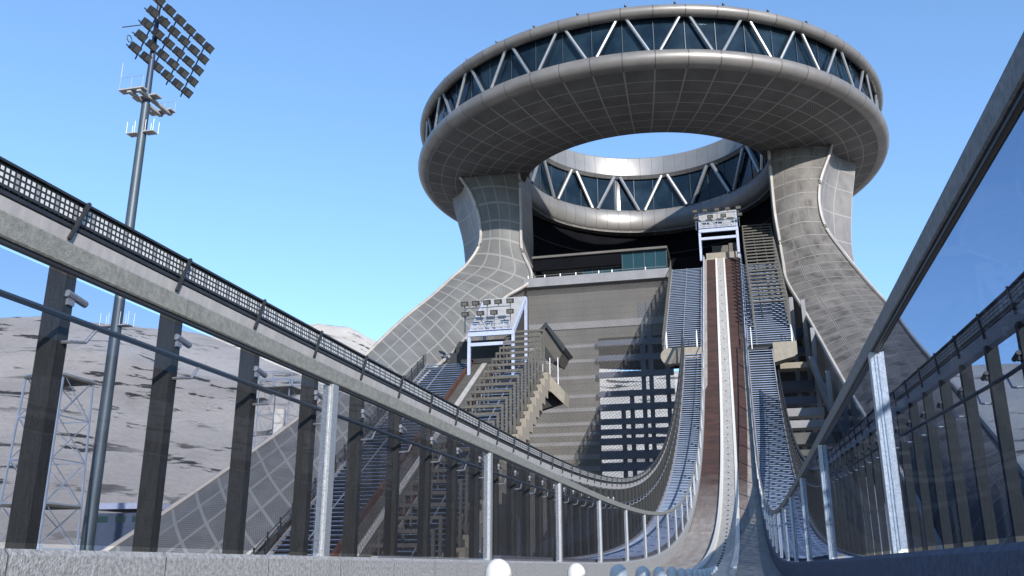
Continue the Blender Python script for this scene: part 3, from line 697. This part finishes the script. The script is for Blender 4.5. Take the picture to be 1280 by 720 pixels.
# core behind the legs, floors and glass front
b = MB(); vs = []; n = 18
for i in range(n + 1):
    x = RC[0] + 23.5 * math.cos(math.pi - math.pi * i / n); y = 142 + 27 * math.sin(math.pi * i / n)
    vs += [(x, y, 36), (x, y, 63.2), (x, y + .6, 63.2), (x, y + .6, 36)]
fs = []
for i in range(n):
    for j in range(4): fs.append((i * 4 + j, i * 4 + (j + 1) % 4, (i + 1) * 4 + (j + 1) % 4, (i + 1) * 4 + j))
b.add(vs, fs)
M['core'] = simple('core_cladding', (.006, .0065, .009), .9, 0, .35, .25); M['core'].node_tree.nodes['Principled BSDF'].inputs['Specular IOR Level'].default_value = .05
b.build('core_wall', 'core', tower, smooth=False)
b = MB(); b.prism([(-30.5, 134.5, 47.7), (-9.0, 134.5, 47.7), (-9.0, 152, 47.7), (-30.5, 150, 47.7)], (0, 0, .35)); b.build('canopy_slab', 'cladding', tower)
b = MB(); b.box(-30.4, -16.2, 134.9, 135.4, 45.7, 47.69); b.build('canopy_fascia', 'core', tower)
b = MB(); b.box(-9.0, 8, 140.5, 152, 46.4, 48); b.build('canopy_slab', 'core', tower)
f1 = None
for (x0, x1, y, z0, z1) in ((-22.5, -16.3, 135.9, 42.7, 45.69), (-16.1, -9.2, 135.2, 43.6, 47.69)):
    b = MB(); b.box(x0, x1, y, y + .2, z0, z1); f1 = b.build('lobby_glass', 'teal', tower)
    n = 4
    for i in range(n + 1):
        xx = x0 + (x1 - x0) * i / n; b = MB(); b.box(xx - .05, xx + .05, y - .1, y - .003, z0, z1); b.build('mullion', 'mast', f1)
    b = MB(); b.box(x0, x1, y - .12, y - .003, z0 - .12, z0 - .003); b.build('sill', 'beam_grey', f1)
for z in (50.5, 54.5, 58.5):
    b = MB(); pp = [(RC[0] + 23.2 * math.cos(math.pi - math.pi * i / 24), 142 + 26.5 * math.sin(math.pi * i / 24), z) for i in range(25)]
    b.tube(pp, .12, 5); b.build('core_rail', 'void', tower)

# ------------------------------------------------------------------ mesh wall between the two inruns
t = thing('mesh_wall', 'tall mesh covered wall between the two inruns with a see-through frame of beams', 'wall')
WY = 130.0; ox0, ox1, oz0, oz1 = -19.6, -9.0, 11.0, 33.0
b = MB(); b.box(-30.2, ox0, WY + .8, WY + 1.1, -5, 42); b.box(ox0 + .003, -8.6, WY + .8, WY + 1.1, oz1, 42); b.box(ox0 + .003, -8.6, WY + .8, WY + 1.1, -5, oz0); b.build('cladding', 'wallboards', t)
b = MB(); b.box(-37.5, -30.203, WY + 1.2, WY + 1.5, -5, 38); b.build('side_cladding', 'void', t)
b = MB(); b.box(-30.6, -8.5, WY - 1.0, WY + 7.5, 41.2, 42.6); b.build('parapet', 'beam_grey', t)
for x in (-29.9, -27.3, -24.9, -22.5, -19, -17, -12):
    b = MB(); b.tube([(x, WY - .7, 42.6), (x, WY - .7, 43.1)], .09, 8); b.build('parapet_lamp', 'marker', t)
b = MB(); b.tube([(-30, WY - .7, 43.0), (-9, WY - .7, 43.0)], .035, 5); b.build('parapet_rail', 'silver', t)
for y, th_ in ((401, 9), (427, 7), (446, 7), (467, 7), (491, 7), (508, 8), (526, 7), (539, 7), (551, 8), (568, 10), (583, 10)):
    z = atY(790, y, WY).z; h = th_ / 8.6
    b = MB()
    if y < 410: b.box(-30.1, -8.7, WY + .55, WY + .79, z - h / 2, z + h / 2); b.build('beam', 'beam_grey', t); continue
    b.box(ox0 - .1, -8.7, WY, WY + .6, z - h / 2, z + h / 2); b.build('beam', 'beam_blue', t)
    b = MB(); b.box(-30.1, ox0 - .104, WY + .74, WY + .79, z - h / 3, z + h / 4); b.build('band', 'beam_grey', t)
for x, z1 in ((-13.1, 38), (-12.0, 38), (-14.9, 25), (-16.2, 22), (-9.6, 33)):
    b = MB(); b.box(x - .3, x + .3, WY + .602, WY + .79 + .4, -5, z1); b.build('column', 'beam_blue', t)
b = MB(); b.sweep([(0, WY - .3, 0), (0, WY - .28, 0)], rect(-30.2, -8.6, -5, 41.2)); b.v = []; b.f = []; b.uv = []; b.mi = []
b.add([(-30.2, WY - .3, -5), (-8.6, WY - .3, -5), (-8.6, WY - .3, 41.2), (-30.2, WY - .3, 41.2)], [(0, 1, 2, 3)], [[(0, 0), (21.6, 0), (21.6, 46.2), (0, 46.2)]])
b.build('mesh_screen', 'wallmesh', t)

# support frame on the right between stairs and leg
t = thing('support_frame', 'shadowed frame of grey beams and ledges between the right stairway and the tower leg', 'frame')
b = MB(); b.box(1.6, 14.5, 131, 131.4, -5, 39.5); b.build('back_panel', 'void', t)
for i, (y, Y, x0, x1, h, m_) in enumerate([(415, 124, 5.6, 9.3, 1.1, 'beam_blue'), (437, 122, 5.6, 9.6, .8, 'beam_blue'), (456, 112, 5.2, 8.6, .7, 'beige'), (481, 116, 4.9, 11, 1.1, 'beam_blue'), (500, 114, 5, 10.5, .9, 'beam_blue'), (515, 106, 5.1, 9.2, .9, 'beam_grey'), (530, 102, 5.1, 9.2, .8, 'beam_grey'), (548, 100, 5, 10.5, 1.2, 'dark_concrete'), (566, 96, 5, 11, .6, 'dark_concrete'), (590, 92, 5, 12, .8, 'dark_concrete')]):
    z = atY(1000, y, Y).z; b = MB(); b.box(x0, x1, Y, Y + 2.2, z - h / 2, z + h / 2); b.build('beam', m_, t)
for x, Y, z0, z1 in ((8.9, 117, -5, 33), (9.3, 112, -5, 28), (7.6, 119, -5, 34), (9.8, 104, -5, 21), (10.6, 98, -5, 17)):
    b = MB(); b.box(x - .25, x + .25, Y, Y + .6, z0, z1); b.build('column', 'beam_grey', t)
for x, Y, z1 in ((9.9, 106, 24), (10.6, 102, 20), (11.2, 97, 16)):
    b = MB(); b.bar((x, Y, z1 - 7), (x - 1.2, Y + 5, z1), .6, .6); b.build('brace', 'beam_grey', t)

# ------------------------------------------------------------------ floodlight mast
t = thing('floodlight_mast', 'tall tapering grey mast with a tilted rack of dark floodlights and two small platforms', 'light mast', (-55.3, 70, -5))
b = MB(); b.tube([(0, 0, 0), (0, 0, 49.5)], .60, 14, .42); b.build('pole', 'mast', t, smooth=True)
b = MB(); b.tube([(0, 0, 49.5), (0, 0, 62.5)], .36, 12, .18); b.build('pole_top', 'mastdark', t, smooth=True)
b = MB()
for sx_ in (-1, 1): b.box(-.1 + sx_ * .55 - .22, -.1 + sx_ * .55 + .22, -1.9, 3.4, 49.9, 50.15)
for y in (-1.6, 3.0): b.box(-1.8, 1.0, y - .45, y + .45, 50.16, 50.3)
b.box(-1.4, 1.4, -.5, .5, 50.16, 50.3); b.build('platform', 'roofpale', t)
b = MB()
for yy in (-2.0, 3.4):
    b = MB()
    for x in (-1.7, -.4, .9): b.tube([(x, yy, 50.3), (x, yy, 51.5)], .022, 5)
    b.tube([(-1.7, yy, 51.5), (.9, yy, 51.5)], .02, 5)
    if yy < 0: b.tube([(-1.7, yy, 53.2), (-1.7, yy, 51.5)], .04, 5)
    b.build('platform_railing', 'silver', t)
for h in (46.2, 26.5):
    b = MB(); b.box(-1.5, -.4, -.45, .45, h, h + .1); b.box(.4, 1.5, -.45, .45, h, h + .1); b.build('small_platform', 'whiteband', t)
    b = MB()
    for x in (-1.5, -.6, .6, 1.5):
        for y in (-.42, .42): b.tube([(x, y, h), (x, y, h + 1.3)], .025, 4)
    b.build('small_railing', 'white_paint', t)
b = MB(); b.prism([(-.4, -.46, -.40), (-.4, .46, -.40), (-.4, .46, .40), (-.4, -.46, .40)], (.68, 0, 0)); b.box(.282, .31, -.36, .36, -.31, .31, mi=1); b.box(.27, .38, -.48, .48, -.45, -.402)
src = b.build('floodlight', ['lampbody', 'lampglass'], t); first = True
rk = MB()
for r_ in range(5):
    for c_ in range(6):
        o = src if first else inst(src, t); first = False
        yy = -2.3 + c_ * 1.8; zz = 59.7 - r_ * 1.30; xx = 1.75 - r_ * .5
        o.location = (xx, yy, zz); o.rotation_euler = (0, R(38), 0)
    rk.bar((xx - .3, -3.3, zz - .1), (xx - .3, 7.4, zz - .1), .09, .09)
for c_ in range(4):
    yy = -1.4 + c_ * 2.6; rk.bar((1.6, yy, 60.2), (1.6 - 4 * .5 - .45, yy, 53.9), .1, .1)
rk.bar((.0, 0, 59), (1.2, 0, 59.1), .2, .2); rk.bar((0, 0, 57), (.4, 0, 57.1), .2, .2)
rk.build('lamp_rack', 'mastdark', t)
b = MB(); b.tube([(-2.6, -1.8, 57.6), (-.6, -.6, 58.4)], .06, 5)
for z in (60.1, 54.9):
    xk = 1.5 if z > 60 else -.2; m = 10
    b.tube([(xk, -3.4 + .35 * math.cos(i * 2 * math.pi / m), z + .35 * math.sin(i * 2 * math.pi / m)) for i in range(m + 1)], .05, 5)
b.build('maintenance_arm', 'mast', t)

# ------------------------------------------------------------------ lattice towers, hut
def lattice(label, cx, cy, z0, z1, w0, w1, plats):
    t = thing('lattice_tower', label, 'lattice tower', (cx, cy, z0), 'steel lattice towers on the left'); H = z1 - z0; n = 6
    def cor(i, h): ww = (w0 + (w1 - w0) * h / H) / 2; return Vector(((-1, 1, 1, -1)[i] * ww, (-1, -1, 1, 1)[i] * ww, h))
    for i in range(4): b = MB(); b.bar(cor(i, 0), cor(i, H), .13, .13); b.build('leg', 'tower_steel', t)
    b = MB()
    for k_ in range(n):
        h0 = H * k_ / n; h1 = H * (k_ + 1) / n
        for i in range(4):
            j = (i + 1) % 4; b.bar(cor(i, h0), cor(j, h1), .05, .05); b.bar(cor(j, h0), cor(i, h1), .05, .05); b.bar(cor(i, h1), cor(j, h1), .09, .09)
    b.build('bracing', 'tower_steel', t)
    for h, ww in plats: b = MB(); b.box(-ww / 2, ww / 2, -ww / 2, ww / 2, h, h + .18); b.build('platform', 'slat', t)
    return t, H
lattice('slim steel lattice tower behind the leftmost dark posts, against the pale hill', -51.9, 60, -5, 14.5, 4.4, 3.4, ((19.2, 3.6), (9.5, 4.0)))
t, H = lattice('steel lattice tower with top platform and a white mast inside, beside the mesh leg', -81.2, 150, -5, 33.0, 6.0, 6.0, ((36.4, 7.6),))
b = MB(); b.box(-.9, .9, -.6, .6, 24, 33); b.build('white_mast', 'marker', t)
b = MB()
for x in (-3.7, 0, 3.7): b.bar((x, -3.7, 36.5), (x, -3.7, 39.4), .14, .14); b.bar((x, 3.7, 36.5), (x, 3.7, 39.4), .14, .14)
for h in (38, 39.4): b.bar((-3.7, -3.7, h), (3.7, -3.7, h), .12, .12); b.bar((-3.7, 3.7, h), (3.7, 3.7, h), .12, .12)
b.build('top_frame', 'tower_steel', t)
t = thing('service_hut', 'low blue grey hut with pale roof frame at the foot of the floodlight mast', 'hut', (-82, 110, -5))
b = MB(); b.box(-5, 4.6, 0, 8, 0, 12.4); b.build('wall', 'beam_blue', t)
b = MB(); b.box(-5.4, 5.0, -.6, 8.4, 12.9, 13.7); b.build('roof', 'lilac', t)
for x in (4.0,): b = MB(); b.box(x, x + .8, -.5, -.01, 0, 12.89); b.build('corner_post', 'lilac', t)
for x in (-3.8, -1.0, 1.6): b = MB(); b.box(x, x + 1.6, -.06, -.005, 11.2, 12.0); b.build('window', 'teal', t)

# ------------------------------------------------------------------ ground and hills
az = [(-100, .2), (-60, .22), (-46, .228), (-42, .245), (-38, .252), (-34, .245), (-31.5, .236), (-29, .246), (-26.6, .256), (-24.5, .252), (-22.8, .238), (-15, .235), (-9, .234), (-2, .225), (6, .21), (11, .204), (15, .196), (22, .19), (40, .2), (60, .21), (100, .2)]
from mathutils import noise as mn
na = 340; nr = 60; vs = []; fs = []; D = 520.0
def hh(a, r):
    e = (lerp(a, az) - (.012 * max(0, 1 - abs(a + 8) / 12) + (-.006 if a > 0 else 0) - (.008 if a < -20 else 0))) * D
    if r < 190: base = -5 + 0
    else: t_ = min(1, (r - 190) / (D - 190)); base = -5 + (e + 5) * (t_ ** 1.15)
    if r > D: base = e * (1 - .3 * (r - D) / 500)
    f = max(0, min(1, (r - 200) / 150)); x = r * math.sin(R(a)); y = r * math.cos(R(a))
    return base + f * (mn.fractal(Vector((x / 90, y / 90, 3)), 1, 2, 5) * 7 * min(1, max(.25, 1 - abs(r - D) / 60 if r > D - 60 else 1)) - 2)
rs = [12 + 188 * (i / 12) for i in range(13)] + [200 + (r_) * 9 for r_ in range(1, 37)] + [D + 8, D + 30, D + 80, D + 200, D + 500, D + 1200]
for r_ in rs:
    for i in range(na + 1): a = -100 + 200 * i / na; z = hh(a, r_); vs.append((r_ * math.sin(R(a)), r_ * math.cos(R(a)), z))
for k_ in range(len(rs) - 1):
    for i in range(na): fs.append((k_ * (na + 1) + i, k_ * (na + 1) + i + 1, (k_ + 1) * (na + 1) + i + 1, (k_ + 1) * (na + 1) + i))
b = MB(); b.add(vs, fs); o = b.build('hills', 'hill', None, smooth=True, recalc=False); struct(o)
b = MB(); b.add([(-3000, -3000, -5.3), (3000, -3000, -5.3), (3000, 3000, -5.3), (-3000, 3000, -5.3)], [(0, 1, 2, 3)]); o = b.build('ground', 'turf', None); struct(o)
